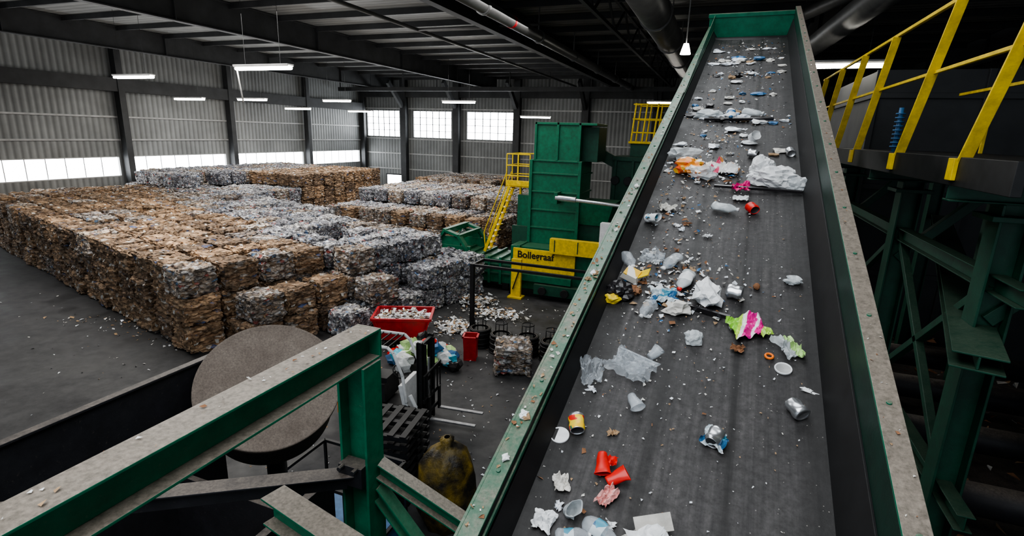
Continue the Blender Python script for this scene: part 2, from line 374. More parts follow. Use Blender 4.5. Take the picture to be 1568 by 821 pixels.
def stack(x0,x1,y0,y1,hf,tf):
    E=empty("bale_stack"); ny=int((y1-y0)/1.22); nx=int((x1-x0)/1.32)
    for j in range(ny):
        for i in range(nx):
            h=hf(i,j,nx,ny)
            for k_ in range(h):
                if 0<i<nx-1 and j>1 and k_<h-1: continue
                put_bale(E,tf(i,j,nx,ny,k_),x0+.63+i*1.32,y0+.58+j*1.22,k_*.9,0)
R_=random.random
stack(-39.9,-28.0,25.5,41,lambda i,j,nx,ny:(3 if (i+j)%5==0 and j<3 else 4) if (j>3 or i<5) else 3,
      lambda i,j,nx,ny,k:"b" if (j>=4 and i>=5) else ("s" if R_()<.75 else "m"))
stack(-25.2,-11.3,29.2,42.5,lambda i,j,nx,ny:2 if j<3 else 3,
      lambda i,j,nx,ny,k:("b" if R_()<.75 else "m") if (k<1 or j<1) else ("m" if R_()<.6 else "s"))
stack(-19.5,-12.6,22.0,23.3,lambda i,j,nx,ny:1,lambda i,j,nx,ny,k:"s")
stack(-27,-19,44,52,lambda i,j,nx,ny:3,lambda i,j,nx,ny,k:"m" if R_()<.6 else "b")
E=empty("loose_bale"); put_bale(E,"m",-5.25,14.0,0,.35,0)
# ------------------------------------------------------------------ baler
q=MB(); G,Y_,K,D,S=0,1,2,3,4
q.mm((-12.3,21.6,.35),(-8.3,23.6,1.45),G)
for x in [-12.2+.55*i for i in range(8)]: q.mm((x,21.5,.3),(x+.12,23.7,1.55),G)
for z in (.75,1.15): q.mm((-12.3,21.52,z),(-8.3,21.6,z+.08),D)
for x in (-12,-10.3,-8.6): q.mm((x-.15,21.6,0),(x+.15,23.6,.35),K)
for y in (21.45,23.65):
    q.bar((-12.35,y,1.4),(-11.6,y,2.55),.12,.3,G,(0,1,0)); q.bar((-11.6,y,2.55),(-10.9,y,2.35),.12,.3,G,(0,1,0)); q.bar((-10.9,y,2.35),(-10.2,y,1.45),.12,.3,G,(0,1,0))
    q.mm((-12.2,y-.05,1.45),(-10.3,y+.05,1.9),G); q.mm((-11.8,y-.04,1.8),(-10.8,y+.04,2.3),G)
q.bar((-11.6,21.4,2.5),(-11.6,23.7,2.5),.25,.25,G); q.bar((-10.9,21.4,2.3),(-10.9,23.7,2.3),.2,.2,G)
q.cyl((-11.9,22.6,1.6),(-11.2,22.6,2.4),.12,12,S)
q.mm((-8.3,21.4,.3),(-1.5,24.2,2.2),G); 
for x in (-7.9,-6.3,-4.7,-3.1,-1.8): q.mm((x-.07,21.28,.2),(x+.07,24.3,2.25),G)
q.mm((-8.3,21.3,0),(-1.5,24.3,.3),K)
q.mm((-8.1,21.18,1.2),(-5.3,21.28,2.15),Y_); q.mm((-6.4,21.0,2.1),(-3.6,21.28,2.75),Y_)
for x in (-6.2,-5.2,-4.2): q.mm((x,20.98,2.2),(x+.04,21.0,2.7),D)
q.mm((-8.0,21.05,.75),(-5.4,21.28,1.05),G); q.mm((-7.0,20.9,.25),(-4.6,21.28,.7),D)
for x in (-6.6,-5.6): q.cyl((x,20.8,.45),(x,21.3,.45),.18,14,K)
q.mm((-7.8,22.4,2.2),(-5.6,24.4,5.9),G)
for z in (2.9,3.7,4.5,5.3,5.85): q.mm((-7.86,22.33,z),(-5.54,24.46,z+.07),G)
for x in (-7.84,-5.64): q.mm((x-.05,22.3,2.2),(x+.09,22.4,5.9),G)
q.mm((-7.65,22.4,5.9),(-5.7,24.4,7.45),G); q.mm((-5.7,22.8,5.9),(-5.0,24.4,7.35),D)
for x in (-7.67,-6.68,-5.72): q.mm((x-.04,22.32,5.9),(x+.06,22.4,7.5),G)
q.mm((-7.7,22.32,7.4),(-5.0,24.45,7.5),G)
q.mm((-8.5,22.6,2.2),(-7.8,24.0,4.3),G); q.mm((-8.7,22.5,2.0),(-7.8,22.7,2.9),D)
q.box((-5.0,23.3,3.7),(1.3,1.5,1.0),G,None,(1.4,1.2)); q.mm((-5.6,22.7,2.2),(-4.2,24.0,3.3),D)
q.cyl((-6.2,21.9,4.35),(-3.2,21.9,4.2),.08,12,S); q.cyl((-6.5,21.9,4.37),(-5.6,21.9,4.33),.13,12,S)
q.mm((-6.55,21.8,4.1),(-6.4,22.4,4.6),G)
q.mm((-9.0,22.4,4.65),(-7.8,23.8,4.72),Y_)
for (x,y) in ((-9.0,22.4),(-7.9,22.4),(-9.0,23.8),(-7.9,23.8),(-8.45,22.4),(-9.0,23.1)): q.bar((x,y,4.7),(x,y,6.1),.05,.05,Y_)
for z in (5.15,5.6,6.1):
    q.bar((-9.0,22.4,z),(-7.9,22.4,z),.05,.05,Y_); q.bar((-9.0,22.4,z),(-9.0,23.8,z),.05,.05,Y_); q.bar((-9.0,23.8,z),(-7.9,23.8,z),.05,.05,Y_)
q.mm((-9.02,22.37,4.7),(-7.8,22.4,4.95),Y_)
for y in (22.15,22.75):
    q.bar((-8.75,y,4.7),(-9.9,y,1.6),.06,.14,Y_); q.bar((-8.9,y,5.3),(-9.95,y,2.5),.04,.04,Y_); q.bar((-9.95,y,2.5),(-9.85,y,1.6),.04,.04,Y_)
for i in range(11): 
    f=i/11; q.mm((-8.85-1.15*f,22.15,4.55-3.1*f),(-8.6-1.15*f,22.75,4.58-3.1*f),Y_)
q.mm((-8.85,23.7,0),(-8.75,23.8,4.65),Y_)
q.mm((-8.0,20.75,0),(-7.55,20.9,1.75),Y_); q.mm((-8.1,20.6,0),(-7.45,21.1,.08),Y_); q.bar((-7.9,20.72,.4),(-7.65,20.72,1.2),.03,.05,K)
q.mm((-4.3,20.95,2.6),(-3.6,21.3,3.6),5)  # white box added in place of a bright lit opening
baler=q.obj("baler",[m_greenclean,m_yellow,m_black,m_darkgreen,m_silver,m_white],bevel=.012)
tcv=bpy.data.curves.new("lettering","FONT"); tcv.body="Bollegraaf"; tcv.size=.42; tcv.extrude=.004; tcv.offset=.008; tcv.materials.append(m_black)
to=bpy.data.objects.new("lettering",tcv); COL.objects.link(to); to.parent=baler; to.location=(-7.9,21.17,1.75); to.rotation_euler=(math.pi/2,0,0)
q=MB()
q.mm((-4.8,25.2,0),(-2.0,27.4,5.9),0); q.bar((-1.5,26.4,4.2),(-7.2,25.4,7.0),1.2,.5,0); q.mm((-4.8,25.1,5.9),(-2.0,27.5,6.1),0)
for x in (-4.7,-3.9,-3.0,-2.1): q.mm((x,25.1,0),(x+.12,25.2,6),0)
for i in range(5): q.cyl((-4.6+i*.6,25.0,5.0),(-4.6+i*.6,25.2,5.0),.2,12,2)
q.mm((-4.1,25.6,6.1),(-2.4,27.2,6.7),0); q.mm((-4.2,25.5,6.7),(-2.4,27.2,6.8),1)
for x in (-4.1,-3.6,-3.1,-2.5):
    for y in (25.6,27.1): q.bar((x,y,6.8),(x+.12,y,8.5),.07,.07,1)
for z in (7.2,7.8,8.45):
    q.bar((-4.1,25.6,z),(-2.4,25.6,z),.06,.06,1); q.bar((-4.1,27.1,z),(-2.4,27.1,z),.06,.06,1); q.bar((-4.05,25.6,z),(-4.05,27.1,z),.06,.06,1)
q.obj("infeed_platform",[m_darkgreen,m_yellow,m_black],bevel=.01)
q=MB(); GH=2.62
for y in (15.8,16.7): q.bar((-7.5,y,GH),(-3.0,y,GH),.09,.09)
for (x,y) in ((-7.5,15.8),(-3.0,15.8),(-3.0,16.7)): q.mm((x-.07,y-.07,0),(x+.07,y+.07,GH+.05))
q.bar((-7.5,15.8,GH),(-7.5,16.7,GH),.09,.09); q.bar((-3,15.8,GH),(-3,16.7,GH),.09,.09)
q.bar((-7.5,15.8,2.1),(-7.0,15.8,2.6),.07,.07); q.mm((-7.7,15.6,0),(-7.3,16.0,.03))
q.obj("cable_gantry",[m_black],bevel=.008)
for i,(x,y) in enumerate([(-6.95,15.3),(-6.1,15.1),(-5.25,15.3),(-4.4,15.2)]):
    q=MB(); q.cyl((x,y,0),(x,y,.06),.4,24,0); q.cyl((x,y,.06),(x,y,.6),.2,20,0)
    for k_ in range(10): q.torus((x,y,.1+k_*.055),.34+.02*math.sin(k_*2.1),.035,28,6,0)
    for a in (0,1.57,3.14,4.71): q.tube([(x+.2*math.cos(a),y+.2*math.sin(a),.6),(x+.2*math.cos(a),y+.2*math.sin(a),1.0)],.015)
    q.torus((x,y,1.0),.2,.018,20,6,0); q.torus((x,y,.62),.3,.02,24,6,1)
    q.obj("wire_coil",[m_black,m_darksteel])
def flakes(q,fn,n,smin,smax,mis,rnd,lift=.02):
    for _ in range(n):
        p=Vector(fn(rnd)); R=Euler((rnd.uniform(-.5,.5),rnd.uniform(-.5,.5),rnd.uniform(0,6.3))).to_matrix()
        a=rnd.uniform(smin,smax); b_=a*rnd.uniform(.3,1)
        P=[R@Vector(c) for c in ((-a,-b_*rnd.uniform(.4,1),0),(a*.9,-b_*rnd.uniform(.3,1),a*.15),(a*rnd.uniform(.4,1),b_,0),(-a*rnd.uniform(.2,.9),b_*rnd.uniform(.4,1),a*.3))]
        mz=min(c.z for c in P)
        q.face(q.verts([p+c-Vector((0,0,mz-.003)) for c in P]),rnd.choice(mis))
SCR=[m_paper,m_white,m_card,m_silver2,m_blue,m_redp,m_blk,m_leaf]
q=MB(); T=Matrix.Translation((-9.4,14.45,0))@Matrix.Rotation(.42,4,'Z'); q.M=T
a0=[(-.7,-.5,.25),(.7,-.5,.25),(.7,.5,.25),(-.7,.5,.25)]; a1=[(-.95,-.65,1.0),(.95,-.65,1.0),(.95,.65,1.0),(-.95,.65,1.0)]
def wallq(P,th=.03):
    v0=[Vector(p) for p in P]; n=(v0[1]-v0[0]).cross(v0[2]-v0[0]).normalized()*th
    vs=q.verts(v0+[p-n for p in v0])
    for f in ((0,1,2,3),(7,6,5,4),(0,4,5,1),(1,5,6,2),(2,6,7,3),(3,7,4,0)): q.face([vs[i] for i in f],0)
for i in range(4):
    j=(i+1)%4; wallq([a0[i],a0[j],a1[j],a1[i]])
wallq([a0[3],a0[2],a0[1],a0[0]])
for i in range(4):
    j=(i+1)%4; q.bar(a1[i],a1[j],.08,.08,0)
for x in (-.4,.4): q.bar((x,-.62,.16),(x,.62,.16),.2,.14,8)
for (x,y) in ((-.6,-.4),(.6,-.4),(.6,.4),(-.6,.4)): q.cyl((x-.05,y,.12),(x+.05,y,.12),.12,12,8)
for x in (-.66,0,.66): q.bar((x*1.0,-.51,.27),(x*1.28,-.66,.98),.05,.04,0)
rr=random.Random(3)
vsg=q.verts([(x,y,.8) for x,y in ((-.88,-.58),(.88,-.58),(.88,.58),(-.88,.58))]); q.face(vsg,3)
flakes(q,lambda r:(r.uniform(-.86,.86),r.uniform(-.53,.53),.78+r.uniform(0,.2)),500,.04,.11,[1,2,2,3,4],rr)
q.obj("red_skip_bin",[m_red]+SCR[:7]+[m_black])
q=MB(); q.M=Matrix.Translation((-6.75,14.15,0))@Matrix.Rotation(.3,4,'Z')
def hollow(sx,sy,h,t,mi):
    q.box((0,0,.02),(sx,sy,.04),mi)
    for sg in (-1,1):
        q.box((sg*(sx/2),0,h/2),(t,sy*1.05,h),mi,Matrix.Rotation(sg*.06,3,'Y')); q.box((0,sg*(sy/2),h/2),(sx*1.05,t,h),mi,Matrix.Rotation(-sg*.06,3,'X'))
    for sg in (-1,1): q.box((sg*(sx/2+.03),0,h),(.06,sy+.12,.04),mi); q.box((0,sg*(sy/2+.03),h),(sx+.12,.06,.04),mi)
hollow(.38,.38,.78,.02,0); q.obj("red_waste_bin",[m_red])
# ------------------------------------------------------------------ crumpled shapes
def ridge(p): return .5-abs(noise.noise(p))*2.2
def blob(q,c,sx,sy,sz,seed,mi,sub=3,amp=.3,R=None,mi2=None):
    t=bmesh.new(); bmesh.ops.create_icosphere(t,subdivisions=sub,radius=1); o=Vector((seed*1.37,seed*.7,seed*2.1)); R=R or Matrix.Identity(3)
    pts=[]
    for v in t.verts:
        p=v.co; d=1+amp*(noise.noise(p*1.3+o)*1.3+.7*ridge(p*1.9+o)+.5*ridge(p*4.5+o)+.2*noise.noise(p*11+o))
        pts.append(R@Vector((p.x*d*sx,p.y*d*sy,p.z*d*sz)))
    mz=min(p.z for p in pts); 
    pts=[Vector((p.x,p.y,max(0,(p.z-mz)-.35*sz))) for p in pts]
    vs=q.verts([p+Vector(c) for p in pts])
    for f in t.faces: q.face([vs[v.index] for v in f.verts],mi if mi2 is None or noise.noise(f.calc_center_median()*2+o)<.12 else mi2,False)
    t.free()
rr=random.Random(11); q=MB()
for i in range(46):
    a=rr.uniform(0,6.28); r=rr.uniform(0,1)**.7*1.0; h=max(0,(1.0-r)*.85)*rr.uniform(.4,1)
    blob(q,(-7.85+r*math.cos(a),13.2+r*.8*math.sin(a),h),.26,.22,.2,i,rr.choice([0,0,0,0,1,1,2,3,4,5,4,8]),2,.4)
q.obj("plastic_bag_pile",[m_white,m_blue,m_redp,m_lime,m_trans,m_cyan,m_yel,m_magenta,m_blk])
q=MB(); rr=random.Random(5)
flakes(q,lambda r:(r.uniform(-26,-3),r.uniform(5,28),0),500,.012,.045,[0,1,2,3],rr)
flakes(q,lambda r:(-21.5+r.uniform(0,1)*7+r.gauss(0,.3),11.9-r.random()*1.2,0),110,.02,.07,[0,1,2,3,2],rr)
flakes(q,lambda r:(r.uniform(-9.5,-2),r.uniform(7,20),0),500,.015,.045,[0,1,2,3],rr)
q.obj("floor_litter",SCR)
q=MB(); rr=random.Random(6)
for s_ in range(3):
    cx,cy,sx_=[(-8.4,16.3,.4),(-7.6,18.3,.6),(-9.0,19.4,.35)][s_]
    flakes(q,lambda r:(r.gauss(cx,sx_),r.gauss(cy,.35),abs(r.gauss(0,.1))),260,.04,.12,[0,1,2,3],rr)
q.obj("paper_scrap_pile",SCR)
# ------------------------------------------------------------------ forklift (faces +X)
q=MB(); q.M=Matrix.Translation((-6.85,10.1,0))@Matrix.Rotation(.12,4,'Z')
W,K,O,S,H=0,1,2,3,4
q.box((-.85,0,.62),(.75,1.05,.75),O,None,(.8,.92)); q.box((-1.15,0,.45),(.35,1.0,.5),O)
q.box((-.1,0,.38),(1.1,1.0,.35),K); q.box((-.45,0,.85),(.75,.8,.45),K,None,(.9,.9))
q.box((-.35,0,1.12),(.5,.5,.12),K); q.box((-.62,0,1.38),(.12,.5,.5),K,Matrix.Rotation(-.15,3,'Y'))
q.box((.42,0,.8),(.14,.85,.7),W,Matrix.Rotation(-.2,3,'Y')); q.cyl((.3,0,1.1),(.1,0,1.25),.02,8,K)
q.torus((.08,0,1.27),.17,.018,20,6,K,Matrix.Rotation(.9,4,'Y'))
for s_ in (-.45,.45):
    q.tube([(.5,s_,.75),(.42,s_,1.4),(.2,s_,1.95),(.05,s_,2.08),(-.75,s_,2.08),(-.95,s_,1.9),(-1.05,s_,.95)],.04,8,W)
    q.tube([(.55,s_,.3),(.75,s_,.65),(.6,s_,.95)],.05,8,W)
for x in (-.7,-.5,-.3,-.1,.05): q.bar((x,-.45,2.08),(x,.45,2.08),.03,.03,K)
q.cyl((-.95,-.2,1.2),(-.95,.35,1.2),.15,14,S)
for x,r in ((.42,.33),(-.85,.27)):
    for s_ in (-1,1):
        q.cyl((x,s_*.38,r),(x,s_*.58,r),r,22,K); q.cyl((x,s_*.575,r),(x,s_*.595,r),r*.5,16,W); q.cyl((x,s_*.59,r),(x,s_*.61,r),r*.18,10,K)
for s_ in (-.32,.32):
    q.ibeam((.8,s_,.1),(.8,s_,2.25),.09,.14,.03,K,(1,0,0)); q.ibeam((.88,s_*.75,.1),(.88,s_*.75,2.2),.07,.1,.02,K,(1,0,0)); q.cyl((.82,s_*.5,.1),(.82,s_*.5,1.7),.035,10,S)
for z in (.3,1.2,2.15): q.bar((.82,-.36,z),(.82,.36,z),.08,.1,K)
for z in (.45,.85): q.bar((.97,-.5,z),(.97,.5,z),.05,.1,K)
for s_ in (-.48,-.3,-.1,.1,.3,.48): q.bar((.98,s_,.85),(.98,s_,1.5),.03,.03,K)
q.bar((.98,-.5,1.5),(.98,.5,1.5),.04,.04,K)
for s_ in (-.3,.3): q.box((1.03,s_,.62),(.05,.11,.6),K); q.box((1.6,s_,.34),(1.15,.1,.04),H,None,(1,1))
m_fork=simple("worn_steel",(.3,.3,.31),.4,.6,.3)
q.obj("forklift",[m_white,m_black,m_orange,m_silver,m_fork],bevel=.01)
q=MB()
def sk(p):
    n=noise.noise(p*2.2); a=math.atan2(p.y,p.x); return Vector((p.x*(1+.12*n+.05*math.sin(a*9)),p.y*(1+.12*n+.05*math.sin(a*9)),max(0,p.z+.05*n)))
q.lathe([(.02,0),(.42,.0),(.5,.25),(.52,.6),(.5,.95),(.46,1.2),(.36,1.4),(.22,1.52),(.1,1.58),(.13,1.68),(.05,1.72)],36,0,Matrix.Translation((-4.0,7.45,0)),fn=sk)
b=NB("tarpaulin_sack"); v=b.coords(); n=b.noise(v,2.5,5); b.base(b.ramp(n,[(.4,(.02,.016,.012)),(.52,(.10,.07,.015)),(.7,(.3,.2,.025))])); b.rough(.45); b.bump(b.noise(v,9),.6,.05)
q.obj("tarpaulin_sack",[b.m])
q=MB(); q.M=Matrix.Translation((-5.5,7.9,0))@Matrix.Rotation(.15,4,'Z')
for k_ in range(9):
    z=k_*.17
    for y in (-.5,0,.5): q.box((0,y,z+.05),(1.2,.1,.09),0)
    for x in (-.5,-.25,0,.25,.5): q.box((x,0,z+.11),(.12,1.1,.022),0)
q.obj("pallet_stack",[m_black])
q=MB(); q.M=Matrix.Translation((-5.0,5.9,0))
for z in (0.1,.9,1.8): 
    for s_ in (-1,1): q.bar((-.8,s_*.5,z),(.8,s_*.5,z),.05,.05,0); q.bar((s_*.8,-.5,z),(s_*.8,.5,z),.05,.05,0)
for x in (-.8,-.4,0,.4,.8):
    for s_ in (-1,1): q.bar((x,s_*.5,0),(x,s_*.5,1.8),.04,.04,0)
q.box((0,0,.5),(1.5,.9,.8),1)
q.obj("steel_cage",[m_black,m_blue])
# ------------------------------------------------------------------ foreground steelwork (left)
q=MB(); GD,BK=0,1
X0=-1.9
q.ibeam((X0,-1.5,5.735),(X0,2.52,5.735),.17,.185,.014,GD)
q.box((X0,2.53,5.735),(.17,.02,.185),GD)
q.ibeam((X0,2.42,5.64),(X0,2.42,0),.17,.2,.018,GD,(1,0,0))
q.ibeam((X0,-1.4,5.64),(X0,-1.4,0),.17,.2,.018,GD,(1,0,0))
q.box((X0,2.42,.02),(.34,.34,.04),GD); q.box((X0,-1.4,.02),(.34,.34,.04),GD)
q.bar((X0,2.34,4.93),(-3.86,1.02,4.93),.12,.012,BK); q.bar((X0-.03,2.30,4.88),(-3.86,.98,4.88),.012,.1,BK)
q.box((X0+.0,2.34,4.93),(.17,.10,.14),BK)
for dx in (-.05,.05): q.cyl((X0+dx,2.25,4.99),(X0+dx,2.30,4.99),.016,8,BK)
q.ibeam((-2.2,1.98,4.86),(-1.02,1.72,4.86),.15,.18,.014,GD); 
q.ibeam((X0+.08,2.46,4.92),(-.97,2.62,4.42),.1,.1,.012,GD); q.ibeam((X0+.08,2.44,4.78),(-1.2,2.5,4.0),.1,.08,.012,GD)
q.bar((-1.2,2.5,4.0),(-.97,2.62,4.42),.08,.08,GD)
q.obj("support_steelwork",[m_green,m_darksteel],bevel=.003)
q=MB(); 
for (a,c_) in (((-3.95,-1.4,3.2),(-3.92,3.05,5.05)),((-2.36,-1.4,3.2),(-2.3,2.6,4.6)),((-3.98,2.55,3.2),(-2.3,2.6,4.2)),((-3.98,-1.4,3.2),(-2.3,-1.34,5.0)),((-3.98,-1.4,3.14),(-2.3,2.6,3.2))): q.mm(a,c_)
q.mm((-3.97,-1.4,5.04),(-3.9,3.05,5.06)); 
for (x,y) in ((-3.9,-1.3),(-3.9,2.5),(-2.4,-1.3),(-2.4,2.5)): q.mm((x-.06,y-.06,0),(x+.06,y+.06,3.2))
q.obj("steel_hopper",[m_darksteel],bevel=.004)
cd=Vector((-3.38,3.12,4.86)); az=Vector((.74,-.672,0)).normalized(); el=math.radians(50); n=az*math.cos(el)+Vector((0,0,1))*math.sin(el)
Rz=n.to_track_quat('Z','Y').to_matrix().to_4x4(); q=MB()
prof=[(.001,0),(.2,.004),(.5,.0),(.565,.0),(.58,.006),(.583,-.012),(.58,-.05),(.56,-.06),(.53,-.06),(.53,-.5),(.001,-.5)]
q.lathe(prof,96,0,Rz)
q.cyl(Rz@Vector((0,0,-.45)),Vector((0,0,-cd.z))+Vector((n.x,n.y,0))*-.35,.09,12,1)
b=NB("dust_caked_steel"); v=b.coords(); n1=b.noise(v,5,6,.7); n2=b.noise(v,60,5,.8); c=b.ramp(n1,[(.3,(.11,.088,.074)),(.7,(.165,.138,.118))]); c=b.mix(1.0,c,b.ramp(n2,[(.35,.7),(.7,1.4)]),"MULTIPLY"); b.base(c); b.rough(.9); b.bump(n2,.5,.008); m_cake=b.m
q.obj("dust_collector_drum",[m_cake,m_darksteel],M=Matrix.Translation(cd))
# ------------------------------------------------------------------ conveyor
MC=Matrix.Translation((0,0,4.4))@Matrix.Rotation(math.radians(-1.43),4,'Z')@Matrix.Rotation(math.atan(.36),4,'X')
XLb,XRb=-.80,.625
EC=empty("inclined_conveyor",MC)
LEN=14.1
q=MB()
ny=60; nx=8; rows=[]
for j in range(ny+1):
    y=-1.2+(LEN+1.1)*j/ny; rows.append(q.verts([(XLb-.03+(XRb-XLb+.06)*i/nx,y,.004*math.sin(i*1.1)+ (.02 if i in (0,nx) else 0)) for i in range(nx+1)]))
for j in range(ny):
    for i in range(nx): q.face([rows[j][i],rows[j][i+1],rows[j+1][i+1],rows[j+1][i]],0,True)
q.mm((XLb,-1.2,-.05),(XRb,LEN-.1,-.02))
o=q.obj("belt",[m_belt]); o.parent=EC; o.matrix_parent_inverse=Matrix.Identity(4)
q=MB()
hl=.21
q.mm((XLb-.07,-1.2,-.02),(XLb-.055,LEN,hl),1); q.mm((XLb-.145,-1.2,hl),(XLb-.055,LEN,hl+.014),0)
q.mm((XLb-.16,-1.2,-.30),(XLb-.145,LEN,hl+.014),0); q.mm((XLb-.16,-1.2,-.31),(XLb-.03,LEN,-.30),0)
q.box((XLb-.01,(LEN-1.2)/2,.055),(.012,LEN+1.2,.15),1,Matrix.Rotation(-.55,3,'Y'))
q.mm((XLb-.056,-1.2,hl-.06),(XLb-.045,LEN,hl-.035),0)
hr=.53
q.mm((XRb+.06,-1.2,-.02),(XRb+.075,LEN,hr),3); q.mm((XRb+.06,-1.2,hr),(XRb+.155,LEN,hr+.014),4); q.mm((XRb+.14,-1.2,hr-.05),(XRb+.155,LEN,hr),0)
q.mm((XRb+.14,-1.2,-.30),(XRb+.155,LEN,-.02),0); q.mm((XRb+.075,-1.2,-.02),(XRb+.155,LEN,-.01),0)
q.box((XRb+.02,(LEN-1.2)/2,.15),(.012,LEN+1.2,.32),1,Matrix.Rotation(.22,3,'Y'))
for y in [i*1.2-.8 for i in range(12)]: q.mm((XRb+.075,y,-.0),(XRb+.14,y+.012,hr),0)
for i in range(23): q.cyl((XRb+.11,-.9+i*.64,hr+.012),(XRb+.11,-.9+i*.64,hr+.022),.012,8,0)
for i in range(23): q.cyl((XLb-.1,-.9+i*.64,hl+.012),(XLb-.1,-.9+i*.64,hl+.022),.012,8,0)
vsx=q.verts([(XLb-.045,9,hl),(XLb-.045,LEN,hl),(XLb-.045,LEN,.45),(XLb-.055,9,hl),(XLb-.055,LEN,hl),(XLb-.055,LEN,.45)])
q.face([vsx[0],vsx[1],vsx[2]],0); q.face([vsx[5],vsx[4],vsx[3]],0); q.face([vsx[0],vsx[2],vsx[5],vsx[3]],0)
q.mm((XLb-.16,LEN-.02,-.3),(XRb+.155,LEN+.02,.4),0); q.mm((XLb-.18,LEN-.04,.4),(XRb+.17,LEN+.06,.47),0)
q.mm((XLb-.16,-1.2,-.32),(XRb+.155,LEN,-.30),2)
for i in range(16): q.cyl((XLb-.02,-.8+i*.95,-.12),(XRb+.02,-.8+i*.95,-.12),.06,12,2)
q.cyl((XLb-.14,LEN-.25,-.1),(XRb+.13,LEN-.25,-.1),.14,20,2)
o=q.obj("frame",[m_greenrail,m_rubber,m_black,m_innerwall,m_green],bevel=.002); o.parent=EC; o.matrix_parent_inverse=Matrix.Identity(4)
q=MB(); Mi=MC.inverted()
for s_ in (1.2,5.2,9.2,13.2):
    for x in (XLb-.1,XRb+.12):
        p=MC@Vector((x,s_,-.3)); g=Vector((p.x,p.y,0)); q.M=Mi; q.ibeam(p,g,.16,.16,.016,0,(1,0,0)); q.box((g.x,g.y,.02),(.3,.3,.04),0)
    pa=MC@Vector((XLb-.1,s_,-.3)); pb=MC@Vector((XRb+.12,s_,-.3)); 
    q.bar((pa.x,pa.y,pa.z-.6),(pb.x,pb.y,pb.z-.6),.1,.1,0); q.bar((pa.x,pa.y,.6),(pb.x,pb.y,pb.z-.7),.08,.08,0)
o=q.obj("legs",[m_greenclean]); o.parent=EC; o.matrix_parent_inverse=Matrix.Identity(4)
# ------------------------------------------------------------------ items on the belt
def place(q,name,mats,x,y,rot=0):
    return q.obj(name,mats,M=MC@Matrix.Translation((x,y,.006))@Matrix.Rotation(math.radians(rot),4,'Z'))
def sheet(q,w,l,amp,seed,mi=0,n=14,h0=.0,mi2=None,wild=.15,at=(0,0)):
    o=Vector((seed*2.3,seed*.77,seed)); g=[]
    for j in range(n+1):
        row=[]
        for i in range(n+1):
            u=i/n-.5; v_=j/n-.5; p=Vector((u*w,v_*l,0)); k=Vector((u*3,v_*3,0))
            z=abs(noise.noise(k+o))*1.4+abs(noise.noise(k*2.3+o))*.9+.5*abs(noise.noise(k*5+o)); 
            e=1+(.3*noise.noise(Vector((u*2,v_*2,5))+o)+.15*noise.noise(Vector((u*7,v_*7,9))+o))*wild/.15
            row.append((at[0]+p.x*e+wild*w*noise.noise(k*1.5+o*2),at[1]+p.y*e+wild*l*noise.noise(k*1.5-o),.004+z*amp+h0))
        g.append(q.verts(row))
    for j in range(n):
        for i in range(n): q.face([g[j][i],g[j][i+1],g[j+1][i+1],g[j+1][i]],mi if mi2 is None or i<n*.5 else mi2,False)
def can(q,r,h,seed,crush=.35,mis=(0,1,2)):
    o=Vector((seed,seed*.5,0))
    def fn(p):
        k=1-crush*max(0,noise.noise(Vector((p.z*14,0,seed)))+.5)
        d=1+.25*crush*noise.noise(p*30+o)
        return Vector((p.x*d,p.y*d*k,p.z))
    R=Matrix.Translation((0,0,r*.8))@Matrix.Rotation(math.pi/2,4,'X')@Matrix.Translation((0,0,-h/2))
    q.lathe([(.001,.006),(r*.75,.008),(r*.8,0),(r*.98,.008),(r,.02),(r,h*.3),(r*.93,h*.5),(r,h*.7),(r,h-.02),(r*.86,h-.004),(r*.86,h),(r*.8,h),(r*.78,h-.006),(.001,h-.006)],28,mis[0],R,[mis[1]]*4+[mis[0]]*5+[mis[1]]*3+[mis[2]],fn)
def cup(q,r,h,tilt,mi=0,yaw=0,crush=.2,off=(0,0,0)):
    def fn(p): return Vector((p.x*(1+.3*noise.noise(p*22)),p.y*(1-crush*p.z/h)*(1+.2*noise.noise(p*30)),p.z))
    R=Matrix.Translation(off)@Matrix.Rotation(yaw,4,'Z')@Matrix.Translation((0,0,r*.85))@Matrix.Rotation(tilt,4,'X')@Matrix.Translation((0,0,-h/2))
    q.lathe([(.001,.004),(r*.62,0),(r*.66,.008),(r*.74,h*.3),(r*.82,h*.55),(r*.9,h*.8),(r*.98,h*.98),(r*1.03,h),(r*1.03,h+.004),(r*.95,h),(r*.86,h*.8),(r*.62,.012),(.001,.012)],28,mi,R,fn=fn)
def bottle(q,r,L,seed,mi=0,cap=1,label=None,crush=.45):
    o=Vector((seed*1.1,seed,0))
    def fn(p):
        k=1-crush*(.5+noise.noise(Vector((p.z*9,0,seed))));return Vector((p.x*(1+.35*noise.noise(p*18+o))+.25*r*noise.noise(Vector((p.z*7,seed,0))),p.y*k*(1+.3*noise.noise(p*25+o)),p.z))
    R=Matrix.Translation((0,0,r*.75))@Matrix.Rotation(math.pi/2,4,'X')@Matrix.Translation((0,0,-L/2))
    pr=[(.001,.01),(r*.6,0),(r*.95,.015),(r,.03),(r*.97,L*.2),(r,L*.25),(r*.96,L*.35),(r,L*.4),(r*.96,L*.52),(r,L*.58),(r*.9,L*.68),(r*.55,L*.82),(r*.33,L*.88),(r*.33,L*.93)]
    mis=[mi]*13
    if label is not None:
        for k in (5,6,7): mis[k]=label
    q.lathe(pr,24,mi,R,mis,fn); q.lathe([(.001,L*.92),(r*.42,L*.92),(r*.42,L*.99),(.001,L)],16,cap,R,fn=fn)
def lid(q,r,mi=0,dark=None):
    q.lathe([(r,0),(r*1.02,.008),(r*.96,.014),(r*.85,.008),(.001,.008)],28,mi,None,[mi,mi,mi,mi if dark is None else dark])
def new(): return MB()
CANM=lambda m:[m,m_silver,m_darkin]
q=new(); can(q,.045,.12,3,.5); place(q,"crushed_can",CANM(m_canp),-.67,2.85,20)
